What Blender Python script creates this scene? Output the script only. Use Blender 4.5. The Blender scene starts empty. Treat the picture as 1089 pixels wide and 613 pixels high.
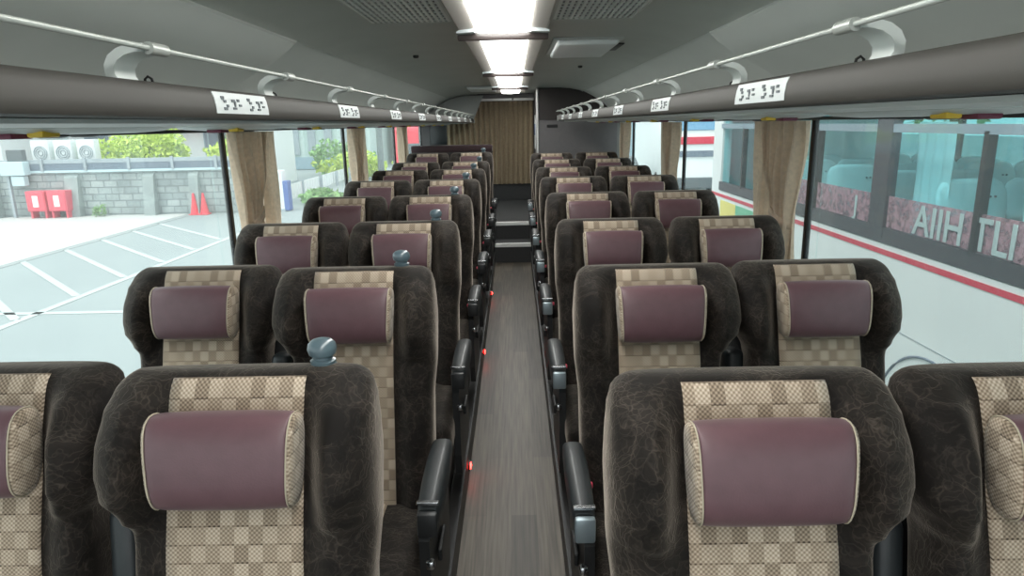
import bpy, bmesh, math, random
from mathutils import Vector, Matrix
PI = math.pi
rnd = random.Random(7)
S = bpy.context.scene
COL = S.collection
CZ = 1.45            # height of the eye above the aisle floor

# ------------------------------------------------------------------ materials
def newmat(name):
    m = bpy.data.materials.new(name); m.use_nodes = True
    nt = m.node_tree
    return m, nt, nt.nodes, nt.links, nt.nodes['Principled BSDF']

def mat(name, col, rough=.5, metal=0, spec=.5, sheen=0, sheentint=(1, 1, 1), noise=0, nscale=20, bump=0, bscale=200, coat=0, emit=None, estr=0):
    m, nt, N, L, p = newmat(name)
    p.inputs['Base Color'].default_value = (*col, 1)
    p.inputs['Roughness'].default_value = rough
    p.inputs['Metallic'].default_value = metal
    p.inputs['Specular IOR Level'].default_value = spec
    p.inputs['Sheen Weight'].default_value = sheen
    p.inputs['Sheen Tint'].default_value = (*sheentint, 1)
    p.inputs['Coat Weight'].default_value = coat
    if emit:
        p.inputs['Emission Color'].default_value = (*emit, 1)
        p.inputs['Emission Strength'].default_value = estr
    tc = N.new('ShaderNodeTexCoord')
    if noise:
        n = N.new('ShaderNodeTexNoise'); n.inputs['Scale'].default_value = nscale; n.inputs['Detail'].default_value = 6
        L.new(tc.outputs['Object'], n.inputs['Vector'])
        r = N.new('ShaderNodeMapRange')
        r.inputs['From Min'].default_value = .3; r.inputs['From Max'].default_value = .7
        r.inputs['To Min'].default_value = 1 - noise; r.inputs['To Max'].default_value = 1 + noise
        L.new(n.outputs['Fac'], r.inputs['Value'])
        mx = N.new('ShaderNodeMix'); mx.data_type = 'RGBA'; mx.blend_type = 'MULTIPLY'; mx.inputs['Factor'].default_value = 1
        mx.inputs['A'].default_value = (*col, 1)
        L.new(r.outputs['Result'], mx.inputs['B']); L.new(mx.outputs['Result'], p.inputs['Base Color'])
    if bump:
        n2 = N.new('ShaderNodeTexNoise'); n2.inputs['Scale'].default_value = bscale; n2.inputs['Detail'].default_value = 3
        L.new(tc.outputs['Object'], n2.inputs['Vector'])
        b = N.new('ShaderNodeBump'); b.inputs['Strength'].default_value = bump; b.inputs['Distance'].default_value = .002
        L.new(n2.outputs['Fac'], b.inputs['Height']); L.new(b.outputs['Normal'], p.inputs['Normal'])
    return m

def cloth(*a, **k):
    m = mat(*a, **k); nt = m.node_tree; N = nt.nodes; L = nt.links; p = N['Principled BSDF']
    t = N.new('ShaderNodeBsdfTranslucent'); src = p.inputs['Base Color'].links[0].from_socket; L.new(src, t.inputs[0])
    mx = N.new('ShaderNodeMixShader'); mx.inputs[0].default_value = .27
    L.new(p.outputs[0], mx.inputs[1]); L.new(t.outputs[0], mx.inputs[2]); L.new(mx.outputs[0], N['Material Output'].inputs[0])
    return m

def math_node(N, L, op, a, b=None):
    n = N.new('ShaderNodeMath'); n.operation = op
    for i, v in enumerate((a, b)):
        if v is None: continue
        if isinstance(v, (int, float)): n.inputs[i].default_value = v
        else: L.new(v, n.inputs[i])
    return n.outputs[0]

def velvet():
    m, nt, N, L, p = newmat('crushed_velvet')
    tc = N.new('ShaderNodeTexCoord')
    wn = N.new('ShaderNodeTexNoise'); wn.inputs['Scale'].default_value = 9; wn.inputs['Detail'].default_value = 4
    oi = N.new('ShaderNodeObjectInfo')
    off = N.new('ShaderNodeVectorMath'); off.operation = 'ADD'
    L.new(tc.outputs['Object'], off.inputs[0]); L.new(oi.outputs['Random'], off.inputs[1])
    L.new(off.outputs[0], wn.inputs['Vector'])
    add = N.new('ShaderNodeVectorMath'); add.operation = 'MULTIPLY_ADD'
    L.new(wn.outputs['Color'], add.inputs[0]); add.inputs[1].default_value = (.16, .16, .16)
    L.new(off.outputs[0], add.inputs[2])
    v = N.new('ShaderNodeTexVoronoi'); v.feature = 'DISTANCE_TO_EDGE'; v.inputs['Scale'].default_value = 24
    L.new(add.outputs[0], v.inputs['Vector'])
    v2 = N.new('ShaderNodeTexVoronoi'); v2.feature = 'DISTANCE_TO_EDGE'; v2.inputs['Scale'].default_value = 60
    L.new(add.outputs[0], v2.inputs['Vector'])
    n = N.new('ShaderNodeTexNoise'); n.inputs['Scale'].default_value = 14; n.inputs['Detail'].default_value = 8; n.inputs['Roughness'].default_value = .65
    L.new(add.outputs[0], n.inputs['Vector'])
    def line(vv, w):
        r = N.new('ShaderNodeMapRange'); r.inputs['From Min'].default_value = 0; r.inputs['From Max'].default_value = w
        r.inputs['To Min'].default_value = 1; r.inputs['To Max'].default_value = 0
        L.new(vv.outputs['Distance'], r.inputs['Value']); return r.outputs['Result']
    n3 = N.new('ShaderNodeMapRange'); n3.inputs['From Min'].default_value = .35; n3.inputs['From Max'].default_value = .75
    L.new(n.outputs['Fac'], n3.inputs['Value'])
    a = math_node(N, L, 'MULTIPLY', line(v, .05), .50)
    b = math_node(N, L, 'MULTIPLY', line(v2, .09), .44)
    s = math_node(N, L, 'ADD', a, b)
    s = math_node(N, L, 'MULTIPLY', s, n3.outputs['Result'])
    s = math_node(N, L, 'ADD', s, math_node(N, L, 'MULTIPLY', n3.outputs['Result'], .34))
    r = N.new('ShaderNodeValToRGB')
    r.color_ramp.elements[0].position = .05; r.color_ramp.elements[0].color = (.0050, .0035, .0028, 1)
    r.color_ramp.elements[1].position = .85; r.color_ramp.elements[1].color = (.062, .049, .039, 1)
    L.new(s, r.inputs['Fac']); L.new(r.outputs['Color'], p.inputs['Base Color'])
    p.inputs['Roughness'].default_value = .75; p.inputs['Specular IOR Level'].default_value = .2
    p.inputs['Sheen Weight'].default_value = .42; p.inputs['Sheen Roughness'].default_value = .40
    p.inputs['Sheen Tint'].default_value = (.80, .70, .60, 1)
    bp = N.new('ShaderNodeBump'); bp.inputs['Strength'].default_value = .35; bp.inputs['Distance'].default_value = .004
    L.new(s, bp.inputs['Height']); L.new(bp.outputs['Normal'], p.inputs['Normal'])
    return m

def weave(name, ax):
    m, nt, N, L, p = newmat(name)
    tc = N.new('ShaderNodeTexCoord'); sp = N.new('ShaderNodeSeparateXYZ'); L.new(tc.outputs['Object'], sp.inputs[0])
    ux, uz = sp.outputs[ax], sp.outputs['Z']
    cx = math_node(N, L, 'MULTIPLY', ux, 1 / .0225); cz = math_node(N, L, 'MULTIPLY', uz, 1 / .027)
    def cell(k):
        f = math_node(N, L, 'FLOOR', k); return f
    par = math_node(N, L, 'ADD', cell(cx), cell(cz))
    par = math_node(N, L, 'FLOORED_MODULO', par, 2)
    # per-cell tone
    wn = N.new('ShaderNodeTexWhiteNoise'); wn.noise_dimensions = '2D'
    cb = N.new('ShaderNodeCombineXYZ'); L.new(cell(cx), cb.inputs[0]); L.new(cell(cz), cb.inputs[1])
    L.new(cb.outputs[0], wn.inputs['Vector'])
    # thread stripes
    th = math_node(N, L, 'SINE', math_node(N, L, 'MULTIPLY', ux, 2 * PI / .0075))
    tv = math_node(N, L, 'SINE', math_node(N, L, 'MULTIPLY', uz, 2 * PI / .0068))
    thr = math_node(N, L, 'MULTIPLY', math_node(N, L, 'MULTIPLY', th, tv), .27)
    fz = math_node(N, L, 'FRACT', cz)
    edge = math_node(N, L, 'LESS_THAN', fz, .09)
    v = math_node(N, L, 'ADD', math_node(N, L, 'MULTIPLY', par, .17), math_node(N, L, 'MULTIPLY', wn.outputs['Value'], .17))
    v = math_node(N, L, 'ADD', v, thr)
    v = math_node(N, L, 'ADD', v, .38)
    v = math_node(N, L, 'SUBTRACT', v, math_node(N, L, 'MULTIPLY', edge, .22))
    r = N.new('ShaderNodeValToRGB'); e = r.color_ramp.elements
    e[0].position = 0; e[0].color = (.050, .034, .023, 1)
    e[1].position = 1; e[1].color = (.66, .56, .445, 1)
    mid = e.new(.5); mid.color = (.31, .243, .178, 1)
    L.new(v, r.inputs['Fac']); L.new(r.outputs['Color'], p.inputs['Base Color'])
    p.inputs['Roughness'].default_value = .9; p.inputs['Specular IOR Level'].default_value = .15
    p.inputs['Sheen Weight'].default_value = .15
    bp = N.new('ShaderNodeBump'); bp.inputs['Strength'].default_value = .3; bp.inputs['Distance'].default_value = .002
    L.new(v, bp.inputs['Height']); L.new(bp.outputs['Normal'], p.inputs['Normal'])
    return m

def woodfloor():
    m, nt, N, L, p = newmat('grey_wood_vinyl')
    tc = N.new('ShaderNodeTexCoord')
    mp = N.new('ShaderNodeMapping'); L.new(tc.outputs['Object'], mp.inputs['Vector'])
    mp.inputs['Rotation'].default_value = (0, 0, PI / 2)
    br = N.new('ShaderNodeTexBrick'); L.new(mp.outputs['Vector'], br.inputs['Vector'])
    br.inputs['Scale'].default_value = 1; br.inputs['Brick Width'].default_value = .92; br.inputs['Row Height'].default_value = .095
    br.inputs['Mortar Size'].default_value = .0008; br.offset = .5
    br.inputs['Color1'].default_value = (.050, .043, .034, 1); br.inputs['Color2'].default_value = (.092, .078, .060, 1)
    br.inputs['Mortar'].default_value = (.05, .045, .038, 1)
    m2 = N.new('ShaderNodeMapping'); L.new(tc.outputs['Object'], m2.inputs['Vector']); m2.inputs['Scale'].default_value = (95, 3.0, 1)
    n = N.new('ShaderNodeTexNoise'); n.inputs['Scale'].default_value = 1; n.inputs['Detail'].default_value = 5
    L.new(m2.outputs['Vector'], n.inputs['Vector'])
    r = N.new('ShaderNodeMapRange'); r.inputs['From Min'].default_value = .3; r.inputs['From Max'].default_value = .7
    r.inputs['To Min'].default_value = .55; r.inputs['To Max'].default_value = 1.5
    L.new(n.outputs['Fac'], r.inputs['Value'])
    mx = N.new('ShaderNodeMix'); mx.data_type = 'RGBA'; mx.blend_type = 'MULTIPLY'; mx.inputs['Factor'].default_value = 1
    L.new(br.outputs['Color'], mx.inputs['A']); L.new(r.outputs['Result'], mx.inputs['B'])
    L.new(mx.outputs['Result'], p.inputs['Base Color'])
    p.inputs['Roughness'].default_value = .42; p.inputs['Specular IOR Level'].default_value = .4
    return m

def glass(name, tint, gloss=.05, rough=0.0, veil=0, vcol=(.93, 1, 1)):
    m = bpy.data.materials.new(name); m.use_nodes = True
    nt = m.node_tree; N = nt.nodes; L = nt.links
    N.remove(N['Principled BSDF']); out = N['Material Output']
    def veiled(base):
        if not veil: return base
        d = N.new('ShaderNodeBsdfTranslucent'); d.inputs[0].default_value = (*vcol, 1)
        q = N.new('ShaderNodeMixShader'); q.inputs[0].default_value = veil
        L.new(base, q.inputs[1]); L.new(d.outputs[0], q.inputs[2]); return q.outputs[0]
    t = N.new('ShaderNodeBsdfTransparent'); t.inputs[0].default_value = (*tint, 1)
    g = N.new('ShaderNodeBsdfGlossy'); g.inputs['Roughness'].default_value = rough; g.inputs[0].default_value = (.9, 1, 1, 1)
    mx = N.new('ShaderNodeMixShader'); mx.inputs[0].default_value = gloss
    L.new(t.outputs[0], mx.inputs[1]); L.new(g.outputs[0], mx.inputs[2]); L.new(veiled(mx.outputs[0]), out.inputs[0])
    return m

def standin_sheet():  # pink of an added sheet on the parked coach's panes
    m = bpy.data.materials.new('pink_flecked_standin'); m.use_nodes = True
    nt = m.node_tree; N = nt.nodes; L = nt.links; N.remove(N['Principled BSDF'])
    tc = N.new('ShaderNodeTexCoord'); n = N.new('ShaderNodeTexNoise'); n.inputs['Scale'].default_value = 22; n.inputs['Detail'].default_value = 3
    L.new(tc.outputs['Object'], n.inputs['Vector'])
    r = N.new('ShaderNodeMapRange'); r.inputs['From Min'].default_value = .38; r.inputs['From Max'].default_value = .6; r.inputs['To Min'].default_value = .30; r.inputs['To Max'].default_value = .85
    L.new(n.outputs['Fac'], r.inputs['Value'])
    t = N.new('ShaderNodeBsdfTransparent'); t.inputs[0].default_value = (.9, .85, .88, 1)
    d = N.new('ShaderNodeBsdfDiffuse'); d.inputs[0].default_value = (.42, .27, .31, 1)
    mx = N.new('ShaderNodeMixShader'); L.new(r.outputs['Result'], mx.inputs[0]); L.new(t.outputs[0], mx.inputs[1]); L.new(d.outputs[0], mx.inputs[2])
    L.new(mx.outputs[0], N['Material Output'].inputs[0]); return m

def bands(name, c1, c2, axis, period, duty=.5, rough=.7):
    m, nt, N, L, p = newmat(name)
    tc = N.new('ShaderNodeTexCoord'); sp = N.new('ShaderNodeSeparateXYZ'); L.new(tc.outputs['Object'], sp.inputs[0])
    f = math_node(N, L, 'FRACT', math_node(N, L, 'MULTIPLY', sp.outputs[axis], 1 / period))
    k = math_node(N, L, 'LESS_THAN', f, duty)
    mx = N.new('ShaderNodeMix'); mx.data_type = 'RGBA'
    mx.inputs['A'].default_value = (*c1, 1); mx.inputs['B'].default_value = (*c2, 1); L.new(k, mx.inputs['Factor'])
    L.new(mx.outputs['Result'], p.inputs['Base Color']); p.inputs['Roughness'].default_value = rough
    return m

def blocks(name, c1, c2, mortar, w, h, rough=.9):
    m, nt, N, L, p = newmat(name)
    tc = N.new('ShaderNodeTexCoord'); sp = N.new('ShaderNodeSeparateXYZ'); L.new(tc.outputs['Object'], sp.inputs[0])
    cb = N.new('ShaderNodeCombineXYZ'); L.new(sp.outputs['X'], cb.inputs[0]); L.new(sp.outputs['Z'], cb.inputs[1])
    br = N.new('ShaderNodeTexBrick'); L.new(cb.outputs[0], br.inputs['Vector'])
    br.inputs['Scale'].default_value = 1; br.inputs['Brick Width'].default_value = w; br.inputs['Row Height'].default_value = h
    br.inputs['Mortar Size'].default_value = .018
    br.inputs['Color1'].default_value = (*c1, 1); br.inputs['Color2'].default_value = (*c2, 1); br.inputs['Mortar'].default_value = (*mortar, 1)
    n = N.new('ShaderNodeTexNoise'); n.inputs['Scale'].default_value = 1.5; n.inputs['Detail'].default_value = 5; L.new(tc.outputs['Object'], n.inputs['Vector'])
    r = N.new('ShaderNodeMapRange'); r.inputs['From Min'].default_value = .3; r.inputs['From Max'].default_value = .7; r.inputs['To Min'].default_value = .75; r.inputs['To Max'].default_value = 1.2
    L.new(n.outputs['Fac'], r.inputs['Value'])
    mx = N.new('ShaderNodeMix'); mx.data_type = 'RGBA'; mx.blend_type = 'MULTIPLY'; mx.inputs['Factor'].default_value = 1
    L.new(br.outputs['Color'], mx.inputs['A']); L.new(r.outputs['Result'], mx.inputs['B']); L.new(mx.outputs['Result'], p.inputs['Base Color'])
    p.inputs['Roughness'].default_value = rough
    return m

M = {}
M['velvet'] = velvet()
M['weave'] = weave('woven_beige_fabric', 'X')
M['weaveside'] = weave('woven_beige_side_fabric', 'Y')
M['leather'] = mat('mauve_leatherette', (.118, .060, .070), .42, sheen=.08, bump=.12, bscale=350, noise=.08, nscale=30)
M['piping'] = mat('cream_piping', (.46, .40, .30), .6)
M['black'] = mat('black_plastic', (.018, .019, .020), .42, bump=.05)
M['blackrub'] = mat('black_arm_pad', (.017, .021, .023), .5, bump=.06, bscale=300, coat=.12)
M['chrome'] = mat('brushed_steel', (.62, .64, .66), .22, metal=1)
M['silverpl'] = mat('silver_grey_plastic', (.30, .36, .39), .35, metal=.5)
M['knob'] = mat('slate_grey_plastic', (.085, .125, .145), .30, coat=.4)
M['redbtn'] = mat('pink_red_button', (.85, .10, .16), .4)
M['floor'] = woodfloor()
M['platform'] = mat('dark_platform', (.022, .021, .021), .55, noise=.2)
M['step'] = mat('dark_step_carpet', (.035, .036, .037), .85, noise=.3, nscale=120)
M['nosing'] = mat('white_nosing', (.82, .84, .82), .35)
M['ceil'] = mat('ceiling_grey', (.50, .525, .49), .45, noise=.04, nscale=4)
M['cove'] = mat('cove_grey', (.68, .71, .68), .38, noise=.03, nscale=3)
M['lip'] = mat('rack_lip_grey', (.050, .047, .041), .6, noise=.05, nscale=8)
M['tray'] = mat('rack_tray_grey', (.34, .365, .35), .5)
M['pale'] = mat('pale_grey_plastic', (.55, .58, .56), .38)
M['rail'] = mat('rail_white_steel', (.46, .49, .46), .3, metal=.2)
M['brk'] = mat('bracket_white_plastic', (.74, .79, .76), .35)
M['consol'] = mat('light_console_grey', (.62, .59, .55), .45)
M['lamp'] = mat('lamp_diffuser', (.9, .95, .94), .4, emit=(1.0, 1.0, .96), estr=11)
M['fin'] = mat('smoked_fin', (.055, .042, .040), .28, coat=.3)
M['finwhite'] = mat('clear_white_fin', (.75, .82, .84), .25)
M['curtain'] = cloth('beige_curtain', (.72, .575, .435), .9, sheen=.2, noise=.10, nscale=60, bump=.2, bscale=400)
M['rcurtain'] = cloth('tan_rear_curtain', (.36, .285, .185), .9, sheen=.15, noise=.12, nscale=40)
M['wallg'] = mat('wall_trim_grey', (.20, .195, .185), .6)
M['part'] = mat('partition_grey', (.135, .128, .130), .55, noise=.05)
M['partdark'] = mat('partition_dark_brown', (.022, .017, .016), .5)
M['maroon'] = mat('dark_maroon_cloth', (.030, .011, .014), .8, sheen=.2)
M['alu'] = mat('aluminium_frame', (.60, .60, .58), .4, metal=.3)
M['rubber'] = mat('black_window_rubber', (.008, .008, .009), .5)
M['sticker'] = mat('white_sticker', (.62, .66, .66), .5)
M['ink'] = mat('sticker_ink', (.13, .15, .16), .6)
M['redlamp'] = mat('red_foot_lamp', (.6, .02, .02), .4, emit=(1, .02, .015), estr=30)
M['yellow'] = mat('yellow_plastic', (.75, .50, .04), .45)
M['magenta'] = mat('plum_plastic', (.16, .03, .06), .45)
M['auxlens'] = mat('frosted_lens', (.86, .92, .92), .3)
M['glass'] = glass('window_glass', (.95, .99, .985), .04, veil=.05)  # veil mixes in a pale haze in place of reflections on the pane
M['screen'] = mat('dark_screen', (.012, .018, .020), .15)
M['bluep'] = mat('blue_print', (.10, .16, .40), .6)
M['white'] = mat('white_paint', (.80, .83, .82), .5)
# outside
M['concrete'] = mat('white_concrete', (.52, .52, .505), .9, noise=.05, nscale=1.2)
M['asphalt'] = mat('pale_asphalt', (.275, .315, .318), .9, noise=.03, nscale=.6)
M['line'] = mat('white_line', (.45, .49, .485), .8)
M['ltline'] = mat('worn_line', (.50, .60, .60), .8)
M['seam'] = mat('grey_gutter', (.30, .33, .33), .9)
M['block'] = blocks('concrete_blocks', (.28, .33, .33), (.38, .425, .42), (.185, .215, .22), .42, .21)
M['pilaster'] = mat('concrete_post', (.29, .335, .33), .9, noise=.15, nscale=3)
M['guard'] = mat('steel_guard', (.33, .38, .41), .5, noise=.1, nscale=3)
M['guarddark'] = mat('slate_guard_band', (.135, .175, .225), .5)
M['elec'] = mat('pale_blue_box', (.50, .64, .67), .5)
M['redbox'] = mat('red_painted_steel', (.72, .10, .14), .45)
M['redcone'] = mat('red_cone', (.75, .045, .07), .5)
M['bush'] = mat('bright_leaf', (.54, .68, .12), .7, noise=.25, nscale=3)
M['bushd'] = mat('green_leaf', (.24, .42, .16), .7, noise=.4, nscale=4)
M['bwhite'] = mat('white_render', (.72, .76, .76), .85, noise=.04)
M['bpale'] = bands('ribbed_pale_green', (.44, .55, .52), (.52, .62, .59), 'X', .9)
M['bblue'] = mat('blue_grey_band', (.27, .38, .44), .7)
M['dkgrey'] = mat('dark_grey', (.10, .12, .13), .6)
M['teal'] = mat('pale_teal_cloth', (.86, .97, .97), .7)
M['tealdk'] = mat('dark_teal', (.06, .11, .12), .7)
M['tealmid'] = mat('mid_teal', (.11, .18, .20), .7, noise=.5, nscale=7)
M['coachwhite'] = mat('coach_white', (.80, .85, .84), .35, coat=.2)
M['coachred'] = mat('coach_red', (.62, .012, .05), .4)
M['coachframe'] = mat('coach_window_frame', (.034, .032, .040), .4)
M['coachrail'] = mat('coach_blue_grey', (.22, .29, .34), .5)
M['coachglass'] = glass('coach_glass', (.77, .95, .97), .05)
M['farglass'] = glass('far_coach_glass', (.50, .68, .68), .03)
M['pink'] = standin_sheet()
M['lettering'] = mat('reflected_lettering', (.40, .52, .52), .6)  # letters that model a reflection in the parked coach's panes
M['green'] = mat('livery_green', (.15, .50, .30), .5)
M['yel2'] = mat('livery_yellow', (.80, .70, .18), .5)
M['tyre'] = mat('tyre', (.02, .02, .022), .8)
M['skyglass'] = mat('blue_windscreen', (.16, .36, .55), .2)

# ------------------------------------------------------------------ mesh helpers
def obj(name, bm, m, parent=None, smooth=False, mats=None, loc=None):
    me = bpy.data.meshes.new(name); bmesh.ops.recalc_face_normals(bm, faces=bm.faces[:])
    bm.to_mesh(me); bm.free()
    for q in (mats or [m]): me.materials.append(q)
    if smooth:
        for p in me.polygons: p.use_smooth = True
    o = bpy.data.objects.new(name, me); COL.objects.link(o)
    if parent: o.parent = parent
    if loc: o.location = loc
    return o

def shade_auto(o, ang=40):
    me = o.data
    for p in me.polygons: p.use_smooth = True
    bm = bmesh.new(); bm.from_mesh(me)
    for e in bm.edges:
        e.smooth = not (len(e.link_faces) == 2 and e.calc_face_angle(0) > math.radians(ang))
    bm.to_mesh(me); bm.free()
    return o

def tag(o, label, cat, group=None, kind=None):
    o['label'] = label; o['category'] = cat
    if group: o['group'] = group
    if kind: o['kind'] = kind
    return o

def thing(name, label, cat, loc=(0, 0, 0), group=None, rz=0):
    o = bpy.data.objects.new(name, None); COL.objects.link(o)
    o.location = loc; o.rotation_euler = (0, 0, rz); o.empty_display_size = .1
    return tag(o, label, cat, group)

def struct(name, bm, m, label=None, cat=None, parent=None, smooth=False):
    o = obj(name, bm, m, parent, smooth)
    if not parent:
        o['kind'] = 'structure'
        if label: o['label'] = label; o['category'] = cat or 'structure'
    return o

def box(bm, c, s, r=0, seg=2, rot=None):
    res = bmesh.ops.create_cube(bm, size=1)
    vs = res['verts']
    bmesh.ops.scale(bm, vec=s, verts=vs)
    if r > 0:
        es = list({e for v in vs for e in v.link_edges})
        g = bmesh.ops.bevel(bm, geom=es, offset=min(r, .49 * min(s)), segments=seg, profile=.5, affect='EDGES')
        vs = list(set(g['verts']) | {v for v in vs if v.is_valid})
    if rot is not None: bmesh.ops.rotate(bm, cent=(0, 0, 0), matrix=rot, verts=vs)
    bmesh.ops.translate(bm, vec=c, verts=vs)
    return vs

def bx(c, s, r=0, seg=2, rot=None):
    bm = bmesh.new(); box(bm, c, s, r, seg, rot); return bm

def b2(x0, x1, y0, y1, z0, z1, r=0):
    return bx(((x0 + x1) / 2, (y0 + y1) / 2, (z0 + z1) / 2), (abs(x1 - x0), abs(y1 - y0), abs(z1 - z0)), r)

def prism(bm, pts, axis, a, b, nseg=1):
    """closed polygon pts (2-D) extruded along axis ('x' or 'y') from a to b"""
    def P(p, t): return (t, p[0], p[1]) if axis == 'x' else (p[0], t, p[1])
    rings = []
    for i in range(nseg + 1):
        t = a + (b - a) * i / nseg
        rings.append([bm.verts.new(P(p, t)) for p in pts])
    n = len(pts)
    for r0, r1 in zip(rings, rings[1:]):
        for i in range(n):
            bm.faces.new((r0[i], r0[(i + 1) % n], r1[(i + 1) % n], r1[i]))
    bm.faces.new(rings[0][::-1]); bm.faces.new(rings[-1])
    return bm

def lathe(bm, prof, c=(0, 0, 0), n=20):
    rings = []
    for r, z in prof:
        rings.append([bm.verts.new((c[0] + r * math.cos(2 * PI * i / n), c[1] + r * math.sin(2 * PI * i / n), c[2] + z)) for i in range(n)])
    for r0, r1 in zip(rings, rings[1:]):
        for i in range(n): bm.faces.new((r0[i], r0[(i + 1) % n], r1[(i + 1) % n], r1[i]))
    bm.faces.new(rings[0][::-1]); bm.faces.new(rings[-1])
    return bm

def tube(bm, pts, r, n=8):
    pts = [Vector(p) for p in pts]; rings = []
    for i, p in enumerate(pts):
        d = (pts[min(i + 1, len(pts) - 1)] - pts[max(i - 1, 0)]).normalized()
        u = d.orthogonal().normalized()
        if i and abs(u.dot(pu)) < .99:
            u = (pu - d * pu.dot(d)).normalized()
        pu = u; w = d.cross(u)
        rings.append([bm.verts.new(p + u * r * math.cos(2 * PI * k / n) + w * r * math.sin(2 * PI * k / n)) for k in range(n)])
    for r0, r1 in zip(rings, rings[1:]):
        for k in range(n): bm.faces.new((r0[k], r0[(k + 1) % n], r1[(k + 1) % n], r1[k]))
    bm.faces.new(rings[0][::-1]); bm.faces.new(rings[-1])
    return bm

def loft(bm, loops, cap=True):
    rings = [[bm.verts.new(p) for p in lp] for lp in loops]
    n = len(rings[0])
    for r0, r1 in zip(rings, rings[1:]):
        for i in range(n): bm.faces.new((r0[i], r0[(i + 1) % n], r1[(i + 1) % n], r1[i]))
    if cap: bm.faces.new(rings[0][::-1]); bm.faces.new(rings[-1])
    return bm

def copy_tree(o, parent=None):
    c = o.copy(); COL.objects.link(c)
    if parent: c.parent = parent
    for ch in list(o.children): copy_tree(ch, c)
    return c

def interp(tab, t):
    if t <= tab[0][0]: return tab[0][1]
    for (a, va), (b, vb) in zip(tab, tab[1:]):
        if t <= b:
            k = (t - a) / (b - a); k = k * k * (3 - 2 * k)
            return va + (vb - va) * k
    return tab[-1][1]

def sstep(a, b, x):
    t = max(0, min(1, (x - a) / (b - a))); return t * t * (3 - 2 * t)

def text_bm(s, size, extrude=.0, bold=.003):
    cu = bpy.data.curves.new('tmp_text', 'FONT'); cu.body = s; cu.size = size; cu.extrude = extrude; cu.align_x = 'CENTER'; cu.align_y = 'CENTER'; cu.offset = bold
    o = bpy.data.objects.new('tmp_text', cu); COL.objects.link(o)
    dg = bpy.context.evaluated_depsgraph_get()
    me = bpy.data.meshes.new_from_object(o.evaluated_get(dg))
    bm = bmesh.new(); bm.from_mesh(me)
    bpy.data.objects.remove(o); bpy.data.curves.remove(cu); bpy.data.meshes.remove(me)
    return bm

# ------------------------------------------------------------------ the seat
H = 1.086
HW = [(0, .180), (.004, .192), (.012, .202), (.026, .210), (.05, .216), (.09, .220), (.13, .2225), (.17, .216), (.21, .206), (.25, .201), (.42, .201), (.75, .208)]
WING = [(0, .0), (.02, .022), (.05, .06), (.10, .082), (.16, .082), (.20, .060), (.235, .034), (.30, .032), (.75, .045)]
TH = [(0, .085), (.10, .10), (.30, .12), (.75, .13)]
RT = .032
def levels():
    out = [(RT * (1 - math.sin(a)), RT * (1 - math.cos(a))) for a in [math.radians(k) for k in (88, 72, 55, 38, 20, 0)]]
    # a=88 -> nearly the top
    out = [(RT * (1 - math.sin(math.radians(k))), RT * (1 - math.cos(math.radians(k)))) for k in (86, 70, 54, 36, 18, 0)]
    off = [.045, .06, .075, .09, .105, .12, .135, .15, .165, .18, .195, .205, .215, .225, .235, .25, .28, .33, .40, .5, .6, .70]
    return out + [(o, 0) for o in off]
def cen(off): return -.045 - .20 * off - (interp(TH, off) - .085) / 2
def front_y(off, inset, x):
    th = interp(TH, off); w = interp(HW, off)
    wy = interp(WING, off) * sstep(.108, .165, abs(x))
    return cen(off) - (th / 2 - inset) - wy
NOTCH = HW[:7] + [(.16, .215), (.195, .190), (.222, .172), (.25, .168), (.42, .170), (.75, .19)]
SOFTN = HW[:7] + [(.16, .217), (.195, .200), (.225, .186), (.25, .183), (.42, .185), (.75, .20)]
STRAIGHT = HW[:6] + [(.13, .2225), (.22, .221), (.35, .210), (.75, .208)]
def backrest_bm(lw, rw):
    bm = bmesh.new(); loops = []; NN = 104
    for off, inset in levels():
        th = interp(TH, off); c = cen(off); hh = th / 2 - inset
        lp = []
        for k in range(NN):
            a = 2 * PI * k / NN; ca, sa = math.cos(a), math.sin(a)
            w = interp(rw if ca >= 0 else lw, off)
            x = w * math.copysign(abs(ca) ** (2 / 3.6), ca)
            yy = hh * math.copysign(abs(sa) ** (2 / 3.4), sa)
            if yy < 0:
                wy = interp(WING, off) * sstep(.108, .165, abs(x)) * (-yy / hh)
            else: wy = 0
            lp.append((x, c + yy - wy, H - off))
        loops.append(lp)
    return loft(bm, loops)
def strip_bm(hw, o0, o1, lift):
    bm = bmesh.new(); xs = [hw * (-1 + 2 * i / 10) for i in range(11)]
    lv = [l for l in levels() if o0 <= l[0] <= o1]
    rows = []
    for off, inset in lv:
        rows.append([(x, front_y(off, inset, x * .98) - lift * (1 - .5 * (inset / RT)), H - off + lift * (inset / RT)) for x in xs])
    g = [[bm.verts.new(p) for p in r] for r in rows]
    gb = [[bm.verts.new((p[0], p[1] + .014, p[2] - .004)) for p in r] for r in rows]
    R, C_ = len(g), len(xs)
    for i in range(R - 1):
        for j in range(C_ - 1):
            bm.faces.new((g[i][j], g[i][j + 1], g[i + 1][j + 1], g[i + 1][j]))
            bm.faces.new((gb[i][j], gb[i + 1][j], gb[i + 1][j + 1], gb[i][j + 1]))
    for i in range(R - 1):
        for j in (0, C_ - 1): bm.faces.new((g[i][j], g[i + 1][j], gb[i + 1][j], gb[i][j]))
    for j in range(C_ - 1):
        for i in (0, R - 1): bm.faces.new((g[i][j], gb[i][j], gb[i][j + 1], g[i][j + 1]))
    return bm
PIL_OFF, PIL_A, PIL_B, PIL_W = .107, .075, .042, .104
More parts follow.
